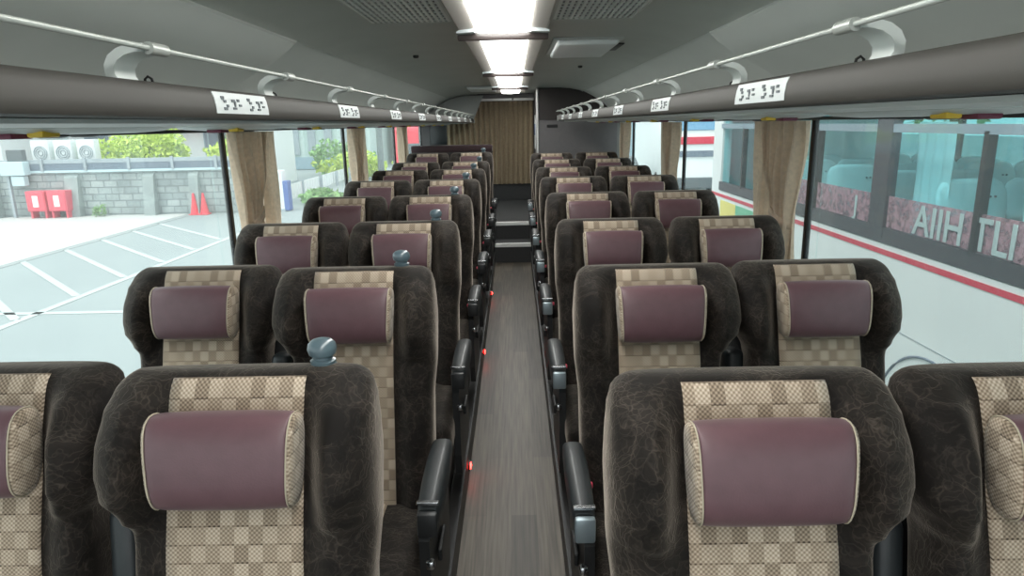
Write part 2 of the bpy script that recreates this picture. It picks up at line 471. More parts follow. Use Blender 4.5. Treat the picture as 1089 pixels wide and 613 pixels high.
def pillow_loop(x, k, ka=1.0):
    pts = []; yc = front_y(PIL_OFF, 0, 0) - PIL_B * .93; zc = H - PIL_OFF
    t = math.radians(-11)
    for i in range(28):
        a = 2 * PI * i / 28; ca, sa = math.cos(a), math.sin(a)
        u = PIL_B * k * math.copysign(abs(ca) ** (2 / 2.5), ca); v = PIL_A * ka * math.copysign(abs(sa) ** (2 / 3.0), sa)
        pts.append((x * (1 + .035 * v / PIL_A), yc + u * math.cos(t) - v * math.sin(t) * -1 * -1, zc + v * math.cos(t) + u * math.sin(t)))
    return pts
def pillow_bm():
    bm = bmesh.new()
    us = [-1, -.96, -.85, -.5, 0, .5, .85, .96, 1]
    ks = [.90, .95, 1.0, 1.02, 1.03, 1.02, 1.0, .95, .90]
    return loft(bm, [pillow_loop(PIL_W * u, k, .96 + .04 * (1 - abs(u) ** 4)) for u, k in zip(us, ks)])
def pillow_end_bm(s):
    bm = bmesh.new()
    return loft(bm, [pillow_loop(s * PIL_W * q, k, ka) for q, k, ka in ((.99, .88, .945), (1.03, .87, .945), (1.06, .80, .91), (1.075, .55, .75))])
def pillow_piping_bm(s):
    bm = bmesh.new(); pts = pillow_loop(s * PIL_W * 1.005, .93, .965)
    return tube(bm, pts + [pts[0], pts[1]], .0013, 6)

def make_seat(s, aisle):
    """s = -1: the aisle lies towards -x, +1: towards +x"""
    r = thing('coach_seat', 'x', 'seat')
    b = obj('backrest', backrest_bm(*((STRAIGHT, NOTCH) if s < 0 else (NOTCH, STRAIGHT)) if aisle else (SOFTN, SOFTN)), M['velvet'], r, True)
    obj('back_panel', strip_bm(.107, .0055, .72, .004), M['weave'], r, True)
    shade_auto(r.children[-1], 50)
    hd = obj('headrest', pillow_bm(), M['leather'], r, True)
    for q in (-1, 1):
        e = obj('headrest_end', pillow_end_bm(q), M['weaveside'], hd, True); e['label'] = 'beige woven end of the headrest'
        pp = obj('piping', pillow_piping_bm(q), M['piping'], hd, True)
    # cushion
    bm = bmesh.new(); box(bm, (0, -.40, .405), (.425, .52, .14), .05, 4); shade_auto(obj('cushion', bm, M['velvet'], r), 60)
    bm = bmesh.new(); box(bm, (0, -.405, .411), (.215, .505, .14), .045, 4); shade_auto(obj('cushion_panel', bm, M['weave'], r), 60)
    shell = bmesh.new(); box(shell, (0, -.075, .62), (.37, .03, .74), .014, 2, Matrix.Rotation(-.2, 3, 'X'))
    bmesh.ops.translate(shell, vec=(0, .055, 0), verts=shell.verts[:])
    shade_auto(obj('back_shell', shell, M['black'], r))
    bm = bmesh.new(); box(bm, (0, -.36, .22), (.36, .36, .26), .02)
    box(bm, (-.12, -.36, .34), (.03, .46, .05), .008); box(bm, (.12, -.36, .34), (.03, .46, .05), .008)
    shade_auto(obj('base', bm, M['platform'], r))
    if aisle:
        xa = s * .232
        arm = obj('armrest', armrest_bm(xa), M['blackrub'], r); shade_auto(arm, 45)
        cap = bmesh.new(); box(cap, (xa, -.532, .592), (.046, .020, .060), .006)
        co = obj('armrest_cap', cap, M['silverpl'] if s < 0 else M['black'], arm); shade_auto(co)
        co['label'] = 'silver grey end cap' if s < 0 else 'black end cap'
        tr = bmesh.new(); box(tr, (xa, -.512, .634), (.05, .012, .008), .002); obj('trim_strip', tr, M['chrome'], arm)
        sp = bmesh.new(); prism(sp, [(-.16, .60), (-.46, .60), (-.52, .54), (-.52, .30), (-.50, .22), (-.14, .22), (-.10, .42)], 'x', xa - s * .012 - .012, xa - s * .012 + .012)
        so = obj('side_panel', sp, M['black'], r)
        bt = bmesh.new(); box(bt, (xa + s * .004, -.545, .50), (.02, .022, .022), .006); o2 = obj('recline_button', bt, M['chrome'], so); shade_auto(o2)
        rc = bmesh.new(); box(rc, (xa + s * .008, -.36, .43), (.012, .11, .035), .005); obj('side_trim', rc, M['black'], so)
        bk = bmesh.new(); box(bk, (xa - s * .038, -.235, .50), (.022, .045, .075), .006); k = obj('buckle', bk, M['black'], r); shade_auto(k)
        rb = bmesh.new(); box(rb, (xa - s * .038, -.244, .540), (.020, .034, .014), .003); obj('release_button', rb, M['redbtn'], k)
        # folded-up centre armrest on the other side
        xi = -s * .229
        ca = bmesh.new(); box(ca, (0, 0, 0), (.052, .085, .46), .02, 4, Matrix.Rotation(-.18, 3, 'X'))
        bmesh.ops.translate(ca, vec=(xi, -.085, .616), verts=ca.verts[:])
        co = obj('centre_armrest', ca, M['blackrub'], r); shade_auto(co, 50)
        if s > 0:
            kn = bmesh.new()
            lathe(kn, [(.022, -.012), (.023, .003), (.0205, .006), (.021, .011), (.0165, .014), (.0165, .018), (.022, .022), (.0245, .031), (.0225, .040), (.016, .046), (.007, .0487), (.001, .049)], (.122, -.030, H - .006), 24)
            g = obj('grab_knob', kn, M['knob'], r, True); shade_auto(g, 35)
    return r

def armrest_bm(xa):
    bm = bmesh.new()
    # top pad, tapering to the front
    loops = []
    for y, w, z0, z1 in ((-.16, .044, .585, .618), (-.19, .052, .578, .634), (-.30, .056, .572, .642), (-.42, .054, .566, .640), (-.49, .050, .562, .633), (-.52, .046, .562, .624)):
        c = .010; h = w / 2
        loops.append([(xa - h, y, z0 + c), (xa - h + c, y, z0), (xa + h - c, y, z0), (xa + h, y, z0 + c), (xa + h, y, z1 - c), (xa + h - c * .6, y, z1 - c * .3), (xa + h * .3, y, z1), (xa - h * .3, y, z1), (xa - h + c * .6, y, z1 - c * .3), (xa - h, y, z1 - c)])
    return loft(bm, loops)


Y1, PITCH = 1.0, .87
DR = [1.03, 1.86] + [1.0 + .87 * i for i in range(2, 8)]
DL = [1.105, 1.885] + [1.0 + .87 * i for i in range(2, 8)]
HR = [.377, .382, .376, .357, .342, .333, .318, .300]
HL = [.384, .379, .371, .357, .344, .334, .322, .278]
ORD = ['front', 'second', 'third', 'fourth', 'fifth', 'sixth', 'seventh', 'rearmost']
protos = {}
for s, side, hs, ds, xa, xw in ((-1, 'right', HR, DR, .411, .866), (1, 'left', HL, DL, -.405, -.851)):
    for aisle in (True, False):
        for i in range(8):
            key = (s, aisle)
            if key not in protos: r = protos[key] = make_seat(s, aisle)
            else: r = copy_tree(protos[key])
            x, y, h = xa if aisle else xw, ds[i], hs[i]
            if not aisle and s > 0 and i < 2: x, y, h = xw - .012, y + (.06, .10)[i], h + .010      # reclined a little further back
            if i == 0: x -= (.022 if aisle else .042) if s < 0 else .006
            if i == 1 and s < 0 and not aisle: x -= .024; y += .02
            r.location = (x, y, CZ - h - H)
            where = 'beside the aisle' if aisle else 'at the window'
            extra = ''
            if aisle: extra = ' with grab knob' if s > 0 else ' with silver armrest tip'
            row = {0: 'front row', 7: 'rearmost row'}.get(i, '%s row from the front' % ORD[i])
            r['label'] = 'brown seat%s %s, %s side, %s' % (extra, where, side, row)
            r['group'] = 'brown velvet coach seats with mauve headrests'

# ------------------------------------------------------------------ floor, steps, platforms
def fz(y): return 0 if y < 3 else .0175 * (y - 3)
def ystrip(x0, x1, ys, zf, thick):
    bm = bmesh.new(); rings = []
    for y in ys:
        z = zf(y); rings.append([(x0, y, z - thick), (x1, y, z - thick), (x1, y, z), (x0, y, z)])
    return loft(bm, rings)
struct('floor', ystrip(-.2, .2, [-1.3, 0, 1, 2, 3, 5, 6.8], fz, .05), M['floor'], 'grey wood grain vinyl floor running down the aisle', 'floor')
PZ = .115
for sx, nm in ((-1, 'floor_left'), (1, 'floor_right')):
    x0, x1 = (-1.19, -.192) if sx < 0 else (.192, 1.19)
    struct(nm, ystrip(x0, x1, [-1.3, 1, 3, 5, 7.0, 9.3], lambda y: fz(y) + PZ, .17), M['platform'], 'dark raised seat platform %s of the aisle' % ('left' if sx < 0 else 'right'), 'floor')
    bm = ystrip(sx * .186 - .006, sx * .186 + .006, [-1.3, 1, 3, 5, 6.78], lambda y: fz(y) + PZ + .004, .118)
    o = struct('trim_1' if sx < 0 else 'trim_2', bm, M['black'], 'black kick strip along the %s edge of the aisle' % ('left' if sx < 0 else 'right'), 'trim')
for n, (y0, y1, z, lab) in enumerate(((6.8, 7.092, .261, 'lower dark step with white nosing at the end of the aisle'), (7.1, 9.29, .438, 'upper dark step and landing with white nosing before the rear curtain'))):
    t = tag(obj('aisle_step', b2(-.19, .19 if n == 0 else .19, y0, y1, -.04, z, .004), M['step']), lab, 'step', 'steps at the end of the aisle')
    obj('nosing', b2(-.185, .185, y0 - .006, y0 + .030, z - .034, z + .004, .003), M['nosing'], t)
    if n == 1: obj('nosing_edge', b2(-.185, .185, y0 + .08, y0 + .10, z - .004, z + .003), M['maroon'], t)
for y, w in ((2.59, 'nearest of the three'), (4.0, 'middle of the three'), (5.4, 'farthest of the three')):
    t = thing('foot_lamp', 'small glowing red foot lamp low on the left aisle edge, %s' % w, 'lamp', (-.179, y, fz(y) + .055), 'red foot lamps')
    shade_auto(obj('housing', bx((0, 0, 0), (.012, .05, .03), .004), M['black'], t))
    shade_auto(obj('lens', bx((.006, 0, 0), (.008, .034, .018), .003), M['redlamp'], t))

# ------------------------------------------------------------------ side walls, windows
YB = 9.30
SILL = .58
PL = [-1.2, .68, 2.83, 4.93, 7.06, 9.12]
PR = [-1.2, .48, 2.62, 4.68, 6.75]
for sx, nm, P in ((-1, 'wall_left', PL), (1, 'wall_right', PR)):
    xi, xo = sx * 1.19, sx * 1.25
    struct(nm, b2(xi, xo, -1.3, YB, -.05, SILL), M['wallg'], 'grey lower coach wall on the %s under the windows' % nm[5:], 'wall')
    struct(nm + '_upper', b2(xi, xo, -1.3, YB, CZ + .03, CZ + .45), M['wallg'], 'grey upper coach wall on the %s behind the luggage rack' % nm[5:], 'wall')
    struct('trim_3' if sx < 0 else 'trim_4', b2(sx * 1.155, sx * 1.20, -1.3, YB, SILL - .03, SILL + .012, .006), M['wallg'], 'window sill ledge along the %s wall' % nm[5:], 'trim')
    ends = P + [YB if sx < 0 else 7.8]
    for i in range(len(ends) - 1):
        w = struct('window_%d' % (i + 1 if sx < 0 else i + 7), b2(sx * 1.212, sx * 1.217, ends[i], ends[i + 1], SILL, CZ + .04), M['glass'], 'clear coach side window on the %s, number %s from the front' % (nm[5:], ['one', 'two', 'three', 'four', 'five', 'six'][i]), 'window')
        if ends[i] > 0:
            fy = ends[i] + (.125 if sx < 0 else .10)
            bm = b2(sx * 1.203, sx * 1.224, fy - .016, fy + .016, SILL, CZ + .05, .006)
            struct('window_frame', bm, M['rubber'], parent=w)
    if sx > 0:
        struct('wall_right_rear', b2(1.19, 1.25, 7.8, YB, SILL, CZ + .05), M['wallg'], 'closed right wall beside the rear compartment', 'wall')

# ------------------------------------------------------------------ ceiling
CP = [(0, .382), (.30, .382), (.52, .378), (.66, .366), (.76, .345), (.80, .328)]
CV = [(.80, .336), (.84, .318), (.90, .287), (.97, .245), (1.04, .195), (1.10, .135), (1.15, .06), (1.19, .01)]
def sheet(pts, y0, y1, t, n=1):
    bm = bmesh.new(); up = [(x + t * .5 * (1 if x > 0 else -1 if x < 0 else 0), z + t) for x, z in pts]
    poly = [(x, CZ + z) for x, z in pts + up[::-1]]
    prism(bm, poly, 'y', y0, y1, n); return bm
full = [(-x, z) for x, z in CP[:0:-1]] + CP
shade_auto(struct('ceiling', sheet(full, -1.3, YB, .03), M['ceil'], 'dark grey slightly arched coach ceiling', 'ceiling'), 30)
n = 5
for sx, nm in ((-1, 'left'), (1, 'right')):
    shade_auto(struct('ceiling_panel', sheet([(sx * x, z) for x, z in CV], -1.3, YB, .03), M['cove'], 'pale grey curved ceiling panel above the %s luggage rack' % nm, 'ceiling'), 40)
    # thicker duct cover over the nearest bays, ends in an S shaped edge
    dp = []
    for k, (x, z) in enumerate(CV):
        a, b = Vector(CV[max(k - 1, 0)]), Vector(CV[min(k + 1, len(CV) - 1)]); d = (b - a).normalized()
        bulge = (.022, .042, .052, .046, .034, .026, .012, .004)[k]
        dp.append((x + d.y * bulge, z - d.x * bulge))
    dm = bmesh.new(); ring = []
    for k, (y, f) in enumerate(((-1.3, 1), (1.5, 1), (2.66, 1), (2.72, .92), (2.755, .7), (2.775, .3), (2.78, .05))):
        inner = [(sx * (p[0] * f + q[0] * (1 - f)), CZ + p[1] * f + q[1] * (1 - f)) for p, q in zip(dp, CV)]
        outer = [(sx * (x + .012), CZ + z + .012) for x, z in CV]
        ring.append([(p[0], y, p[1]) for p in inner] + [(p[0], y, p[1]) for p in outer[::-1]])
    loft(dm, ring)
    shade_auto(struct('trim_%d' % (5 if sx < 0 else 6), dm, M['cove'], 'thicker grey duct cover with curved end over the %s rack near the camera' % nm, 'trim'), 40)

# central lamp strip
t = thing('ceiling_light', 'long bright white lamp strip along the middle of the ceiling', 'light', (0, 0, CZ + .372))
for sx in (-1, 1):
    bm = bmesh.new(); prism(bm, [(sx * .109, -.002), (sx * .172, -.008), (sx * .185, .008), (sx * .185, .022), (sx * .109, .022)], 'y', -1.2, 8.6)
    obj('side_rail', bm, M['consol'], t)
segs = [(-1.2, 1.20), (1.24, 2.88), (2.96, 4.1), (4.13, 5.1), (5.18, 6.1), (6.13, 7.1), (7.18, 8.55)]
for a, b in segs:
    bm = bmesh.new(); prism(bm, [(-.106, -.010), (-.095, -.016), (0, -.020), (.095, -.016), (.106, -.010), (.106, .012), (-.106, .012)], 'y', a, b)
    shade_auto(obj('diffuser', bm, M['lamp'], t), 30)
for y in (1.22, 2.92, 5.14, 7.14):
    bm = bmesh.new(); box(bm, (0, y, -.026), (.37, .03, .030), .006)
    f = obj('cross_fin', bm, M['fin'], t); shade_auto(f); f['label'] = 'smoked brown cross bar'
    for sx in (-1, 1):
        wv = bmesh.new(); prism(wv, [(sx * .112, -.016), (sx * .185, -.020), (sx * .185, -.013), (sx * .155, -.002), (sx * .112, -.001)], 'y', y - .075, y - .016)
        obj('fin_wing', wv, M['finwhite'], f)
# air return grilles
for sx, nm in ((-1, 'left'), (1, 'right')):
    t = thing('air_grille', 'ribbed grey air return grille in the ceiling, %s of the lamp strip' % nm, 'vent', (sx * .335, 2.0, CZ + .379), 'ceiling air grilles')
    bm = bmesh.new()
    for c, z in (((-.152, 0, -.003), (.014, 1.36, .014)), ((.152, 0, -.003), (.014, 1.36, .014)), ((0, .673, -.003), (.318, .014, .014)), ((0, -.673, -.003), (.318, .014, .014))): box(bm, c, z, .003, 1)
    obj('frame', bm, M['ceil'], t)
    obj('backing', bx((0, 0, .000), (.30, 1.34, .004)), M['black'], t)
    bm = bmesh.new()
    for k in range(15): box(bm, (-.140 + .020 * k, 0, -.004), (.0105, 1.335, .008))
    for k in range(23): box(bm, (0, -.65 + .059 * k, -.002), (.29, .012, .007))
    obj('louvre', bm, M['cove'], t)
    obj('shadow_gap', bx((-sx * .164, 0, .001), (.007, 1.36, .008)), M['rubber'], t)
for x, y0, y1, lab in ((.39, 3.3, 4.0, 'flat frosted emergency lamp on the ceiling right of the lamp strip'), (-.30, 7.2, 7.9, 'flat frosted emergency lamp on the rear ceiling left of the lamp strip')):
    t = thing('dome_lamp', lab, 'lamp', (x, (y0 + y1) / 2, CZ + .376), 'unlit dome lamps')
    bm = bmesh.new(); box(bm, (0, 0, 0), (.33, y1 - y0, .012), .005); shade_auto(obj('frame', bm, M['pale'], t))
    bm = bmesh.new(); box(bm, (0, 0, -.012), (.29, y1 - y0 - .05, .03), .014, 3); shade_auto(obj('lens', bm, M['auxlens'], t))
    bm = bmesh.new(); box(bm, (.172, .0, -.004), (.05, .30, .012), .006); shade_auto(obj('switch_cover', bm, M['black'], t))
for x, y, w in ((-.50, 3.95, 'left'), (.50, 4.9, 'right')):
    tag(obj('ceiling_stud', lathe(bmesh.new(), [(.016, .006), (.016, -.006), (.010, -.011), (.001, -.012)], (x, y, CZ + .374)), M['black']), 'tiny dark stud on the ceiling %s of the lamp strip' % w, 'stud')

# ------------------------------------------------------------------ luggage racks
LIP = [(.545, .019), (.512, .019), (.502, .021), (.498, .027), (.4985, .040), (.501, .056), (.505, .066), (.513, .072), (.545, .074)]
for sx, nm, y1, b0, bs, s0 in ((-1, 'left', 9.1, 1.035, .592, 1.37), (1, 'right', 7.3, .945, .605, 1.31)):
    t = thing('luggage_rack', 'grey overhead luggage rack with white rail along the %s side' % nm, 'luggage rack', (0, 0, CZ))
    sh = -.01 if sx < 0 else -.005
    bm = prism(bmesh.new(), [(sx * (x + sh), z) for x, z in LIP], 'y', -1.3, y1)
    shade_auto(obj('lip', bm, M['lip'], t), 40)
    bm = prism(bmesh.new(), [(sx * x, z) for x, z in ((.536, .021), (.536, .066), (.56, .040), (.62, .032), (1.185, .040), (1.185, .019))], 'y', -1.3, y1)
    obj('tray', bm, M['tray'], t)
    bm = prism(bmesh.new(), [(sx * x, z) for x, z in ((.56, .012), (.60, .008), (.66, .008), (.68, .0185), (.56, .0185))], 'y', -1.3, y1)
    o = obj('light_channel', bm, M['pale'], t); o['label'] = 'pale channel under the rack'
    obj('rail', tube(bmesh.new(), [(sx * .478, -1.3, .115), (sx * .478, 3, .115), (sx * .478, y1 - .02, .115)], .0040, 10), M['rail'], t, True)
    k = 0; y = b0 - bs * 2
    while y < y1 - .05:
        cl = [(.536, .068), (.542, .080), (.542, .093), (.535, .106), (.522, .115), (.505, .120), (.486, .1215)]
        inner = [(.520, .068), (.528, .080), (.528, .090), (.522, .099), (.511, .106), (.498, .109), (.484, .1095)]
        bm = prism(bmesh.new(), [(sx * x, z) for x, z in cl + inner[::-1]], 'y', y - .028, y + .028)
        br = obj('bracket', bm, M['brk'], t); shade_auto(br, 40)
        bm = bmesh.new(); tube(bm, [(sx * .478, y - .024, .115), (sx * .478, y + .024, .115)], .009, 12)
        shade_auto(obj('clamp', bm, M['rail'], br), 40)
        hk = bmesh.new(); tube(hk, [(sx * .565, y + .12, .055), (sx * .563, y + .12, .083), (sx * .558, y + .12, .087), (sx * .552, y + .12, .083), (sx * .551, y + .12, .077)], .0022, 6)
        h = obj('coat_hook', hk, M['black'], t, True)
        y += bs; k += 1
    y = s0 - .88 * 1; k = 0
    while y < y1 - .2:
        # number plate lying on the lip face
        xf = .498 + sh - .0012
        bm = prism(bmesh.new(), [(sx * (xf + .0068), .0665), (sx * (xf + .003), .056), (sx * (xf + .0005), .040), (sx * xf, .0285), (sx * (xf + .002), .0285), (sx * (xf + .0025), .040), (sx * (xf + .005), .056), (sx * (xf + .0088), .0665)], 'y', y - .13, y + .13)
        st = obj('seat_number_label', bm, M['sticker'], t); st['label'] = 'white seat number sticker'
        bm = bmesh.new(); q = random.Random(3)
        for g in (-.062, .062):
            for (dy, z, wy, hz) in ((-.036, .050, .012, .006), (-.028, .044, .010, .005), (-.02, .036, .008, .005), (-.030, .031, .014, .005), (.010, .046, .014, .005), (.016, .040, .006, .010), (.012, .032, .016, .004), (.034, .047, .010, .005), (.040, .038, .012, .004)):
                xx = xf + .0005 + max(0, z - .034) * .16 - .0004
                box(bm, (sx * xx, y + g + sx * -dy, z + .006), (.003, wy, hz))
        obj('lettering', bm, M['ink'], st)
        y += .88; k += 1
    # end cap
    ep = [(.48, .016), (.487, .075), (.43, .20), (.36, .36), (.62, .365), (.80, .32), (1.0, .21), (1.14, .06), (1.18, .018)] if sx < 0 else [(.49, .017), (.487, .073), (.52, .085), (.62, .07), (1.18, .05), (1.18, .012)]
    bm = prism(bmesh.new(), [(sx * x, z) for x, z in ep], 'y', y1, y1 + .03)
    o = obj('end_cap', bm, M['tray'], t)
    # service units hanging under the rack
    y = 1.45 - .87; k = 0
    while y < y1 - .3:
        ux, uy = sx * .88, y
        loops = []
        for z, f in ((0.006, 1.0), (-.006, .99), (-.014, .86), (-.018, .55)):
            loops.append([(.15 * f * math.cos(2 * PI * i / 28), .30 * f * math.copysign(abs(math.sin(2 * PI * i / 28)) ** .85, math.sin(2 * PI * i / 28)), z) for i in range(28)])
        u = shade_auto(obj('reading_light_unit', loft(bmesh.new(), loops), M['pale'], t, loc=(ux, uy, .0145)), 50)
        for dy in (-.12, -.02):
            lathe_b = lathe(bmesh.new(), [(.028, -.012), (.030, -.021), (.020, -.024), (.001, -.024)], (-sx * .03, dy, 0), 16)
            shade_auto(obj('air_nozzle', lathe_b, M['black'], u), 40)
        o = obj('call_button', bx((-sx * .07, -.20, -.014), (.03, .05, .016), .004), M['yellow'], u); shade_auto(o)
        o = obj('reading_lamp', bx((-sx * .02, -.215, -.018), (.045, .06, .012), .004), M['magenta'], u); shade_auto(o)
        y += .87; k += 1

# ------------------------------------------------------------------ curtains at the windows
def drape(y0f, y1f, x, zt, zb, amp, nf, ph=0, nz=30, nu=72, th=.008):
    """a hanging cloth between y0f(v) and y1f(v), v = 0 top .. 1 bottom"""
    bm = bmesh.new(); g = []
    for i in range(nz + 1):
        v = i / nz; a, b = y0f(v), y1f(v)
        row = []
        for j in range(nu + 1):
            u = j / nu
            A = amp * (.55 + .45 * math.sin(3.1 * u + ph)) * min(1, (b - a) / .3 + .25)
            xx = x + A * math.sin(2 * PI * nf * u + ph + .6 * math.sin(4 * v + 5 * u)) + .004 * math.sin(17 * u + 9 * v)
            row.append((xx, a + (b - a) * u, zt + (zb - zt) * v))
        g.append(row)
    F = [[bm.verts.new(p) for p in r] for r in g]
    for i in range(nz):
        for j in range(nu): bm.faces.new((F[i][j], F[i][j + 1], F[i + 1][j + 1], F[i + 1][j]))
    return bm
for sx, nm, P in ((-1, 'left', PL[2:5]), (1, 'right', PR[2:5])):
    zt, zb = CZ - .012, SILL + .02
    for k, y in enumerate(P):
        w = ['nearest', 'middle', 'farthest'][k]
        t = thing('window_curtain', 'beige curtain tied back at the %s of the %s side window posts' % (w, nm), 'curtain', (0, 0, 0), 'beige window curtains')
        tie = .45
        def ya(v): return y + .004 + interp([(0, 0), (tie, .07), (1, .03)], v)
        def yb(v): return y + interp([(0, .40), (.2, .37), (tie - .05, .27), (tie, .255), (tie + .1, .29), (1, .34)], v)
        obj('gathered_drape', drape(ya, yb, sx * 1.135, zt, zb, .040, 6, .4 * k), M['curtain'], t, True)
        obj('hanging_drape', drape(lambda v: y + .30 + .02 * v, lambda v: y + .60 - .07 * v, sx * 1.150, zt, zb, .026, 4, 1 + k), M['curtain'], t, True)
        zc = zt + (zb - zt) * tie
        bm = bmesh.new(); pts = [(sx * 1.135 + .034 * math.cos(a), y + .185 + .10 * math.sin(a), zc + .03 * math.sin(a)) for a in [2 * PI * i / 24 for i in range(25)]]
        loops = []
        for p in pts: loops.append([(p[0], p[1], p[2] - .018), (p[0] + .004, p[1], p[2] - .018), (p[0] + .004, p[1], p[2] + .018), (p[0], p[1], p[2] + .018)])
        obj('tieback', loft(bm, loops), M['curtain'], t, True)
    bm = bmesh.new(); box(bm, (sx * 1.14, (-1.2 + (YB if sx < 0 else 7.8)) / 2, CZ - .004), (.03, YB + 1.1 if sx < 0 else 8.9, .012), .003)
    tag(obj('curtain_rail', bm, M['black']), 'thin dark curtain rail above the %s windows' % nm, 'curtain rail')

# ------------------------------------------------------------------ rear of the coach
struct('wall_back', b2(-1.25, 1.25, YB, YB + .05, -.05, CZ + .5), M['part'], 'rear wall of the coach', 'wall')
struct('wall_back_panel', b2(-.44, .30, YB - .06, YB - .001, .438, .655, .004), M['step'], 'dark low panel under the rear curtain', 'wall')
t = thing('rear_curtain', 'tan pleated curtain closing the rear doorway', 'curtain', (0, 0, 0))
def drape_x(x0, x1, y, zt, zb, amp, nf, nz=14, nu=160):
    bm = drape(lambda v: x0, lambda v: x1, y, zt, zb, amp, nf, .3, nz, nu, .008)
    for v in bm.verts: v.co = Vector((v.co.y, v.co.x, v.co.z))
    return bm
obj('drape', drape_x(-.86, .285, YB - .09, CZ + .285, .66, .028, 17), M['rcurtain'], t, True)
tr = obj('curtain_track', b2(-.40, .30, YB - .13, YB - .05, CZ + .29, CZ + .325, .004), M['alu'], t)
obj('track_knob', lathe(bmesh.new(), [(.012, 0), (.012, .02), (.001, .022)], (0.02, YB - .13, CZ + .30)), M['black'], tr)
tag(obj('header_panel', b2(-.44, .30, YB - .16, YB - .04, CZ + .33, CZ + .378, .004), M['part']), 'grey header panel above the rear curtain', 'panel')
t = thing('monitor', 'dark screen on the rear wall left of the tan curtain', 'monitor', (-.965, YB - .03, CZ - .12))
shade_auto(obj('bezel', bx((0, 0, 0), (.27, .05, .29), .008), M['black'], t)); obj('screen', bx((0, -.026, 0), (.23, .004, .25)), M['screen'], t)
# partition at the right rear
struct('partition', b2(.305, 1.19, 7.8, 7.85, .1, CZ + .03), M['part'], 'plain grey partition behind the right rear seats', 'wall')
struct('partition_upper', b2(.315, 1.19, 7.79, 7.85, CZ + .03, CZ + .376), M['partdark'], 'dark brown panel above the right rear partition', 'wall')
struct('partition_side', b2(.305, .345, 7.85, YB, .1, CZ + .376), M['part'], 'side wall of the rear compartment along the passage', 'wall')
tag(obj('slot_handle', bx((.46, 7.795, CZ - .035), (.12, .012, .03), .004), M['rubber']), 'dark recessed handle on the grey rear partition', 'handle')
tag(obj('door_jamb', b2(.285, .306, 7.78, 7.86, .4, CZ + .37, .003), M['alu']), 'pale aluminium door post beside the rear doorway', 'post')
t = thing('notice', 'white notice with blue print beside the rear doorway', 'sign', (.2735, 8.9, CZ - .11))
obj('sheet', bx((.028, 0, 0), (.006, .35, .42)), M['white'], t); obj('print', bx((.0235, 0, .03), (.004, .2, .14)), M['bluep'], t)
t = thing('divider', 'low dark maroon divider behind the last left seats', 'divider', (-.62, 7.98, 0))
shade_auto(obj('panel', b2(-.54, .40, -.025, .025, .18, 1.19, .012), M['partdark'], t)); shade_auto(obj('padded_top', b2(-.54, .40, -.04, .04, 1.14, 1.222, .018), M['maroon'], t))

YARD0 = set(bpy.data.objects)
# ------------------------------------------------------------------ outside, left: the depot yard
GZ = -1.30
struct('ground', b2(-90, 60, -30, 140, GZ - .2, GZ), M['asphalt'], 'pale asphalt of the coach depot', 'ground')
struct('ground_concrete', b2(-60, -10.3, -20, 23, GZ, GZ + .006), M['concrete'], 'white concrete strip before the block wall', 'ground')
bm = bmesh.new()
def stripe(bm, a, b, w, z=GZ + .009):
    a, b = Vector((*a, z)), Vector((*b, z)); d = (b - a).normalized(); n_ = Vector((-d.y, d.x, 0)) * w / 2
    q = [a + n_, b + n_, b - n_, a - n_]
    lo = [bm.verts.new(p - Vector((0, 0, .006))) for p in q]; hi = [bm.verts.new(p) for p in q]
    bm.faces.new(hi)
    for i in range(4): bm.faces.new((lo[i], lo[(i + 1) % 4], hi[(i + 1) % 4], hi[i]))
stripe(bm, (-10.25, 2), (-10.1, 21), .16)
o = struct('ground_gutter', bm, M['seam'], 'thin grey drain line beside the concrete strip', 'ground')
bm = bmesh.new()
for k in range(6):
    c = 2.1 + 1.37 * k; stripe(bm, (-10.1, c + 10.1), (-7.05, c + 7.05), .12)
stripe(bm, (-7.0, 6), (-6.9, 20), .14); stripe(bm, (-9.7, 9.49), (-3.5, 9.49), .13)
struct('ground_marking', bm, M['line'], 'white hatched parking lines on the asphalt', 'ground')
WY = 21.25
struct('wall_yard', b2(-40, -8.6, WY, WY + .25, GZ, .12), M['block'], 'grey concrete block wall behind the yard', 'wall')
struct('wall_yard_far', b2(-8.6, -8.35, WY, 22.2, GZ, .12), M['block'], 'return end of the yard wall', 'wall')
t = thing('guard_rail', 'steel guard band along the top of the block wall', 'guard rail', (0, WY - .02, 0))
obj('top_panel', b2(-40, -8.5, -.05, .05, .34, .46), M['guard'], t); o = obj('dark_band', b2(-40, -8.5, -.04, .04, .12, .35), M['guarddark'], t)
obj('lower_bar', b2(-40, -8.5, -.07, .02, .06, .13), M['elec'], t)
x = -20.0
while x < -8.6:
    obj('post', b2(x - .04, x + .04, -.09, -.03, .1, .5), M['guard'], t); x += 1.35
for i, (x, w) in enumerate(((-13.75, .42), (-11.35, .34), (-9.95, .3), (-16.3, .45))):
    bm = bmesh.new(); prism(bm, [(WY - .30, GZ), (WY - .12, -.1), (WY - .002, .02), (WY - .002, GZ)], 'x', x - w / 2, x + w / 2)
    tag(obj('buttress', bm, M['pilaster']), ['concrete buttress right of the red cabinets', 'concrete buttress in the middle of the block wall', 'concrete buttress nearest the red cones', 'concrete buttress left of the red cabinets'][i], 'buttress', 'buttresses of the block wall')
t = thing('utility_box', 'pale blue electrical box on the wall above the red cabinets', 'electrical box', (-15.35, WY - .22, 0))
obj('body', bx((0, 0, .22), (.75, .3, .42), .02), M['elec'], t); obj('meter', bx((.1, 0, -.16), (.4, .22, .3), .02), M['elec'], t); obj('conduit', b2(-.28, -.2, -.05, .05, GZ, .05), M['guard'], t); obj('hood', bx((.05, .1, .6), (.5, .2, .36), .02), M['dkgrey'], t)
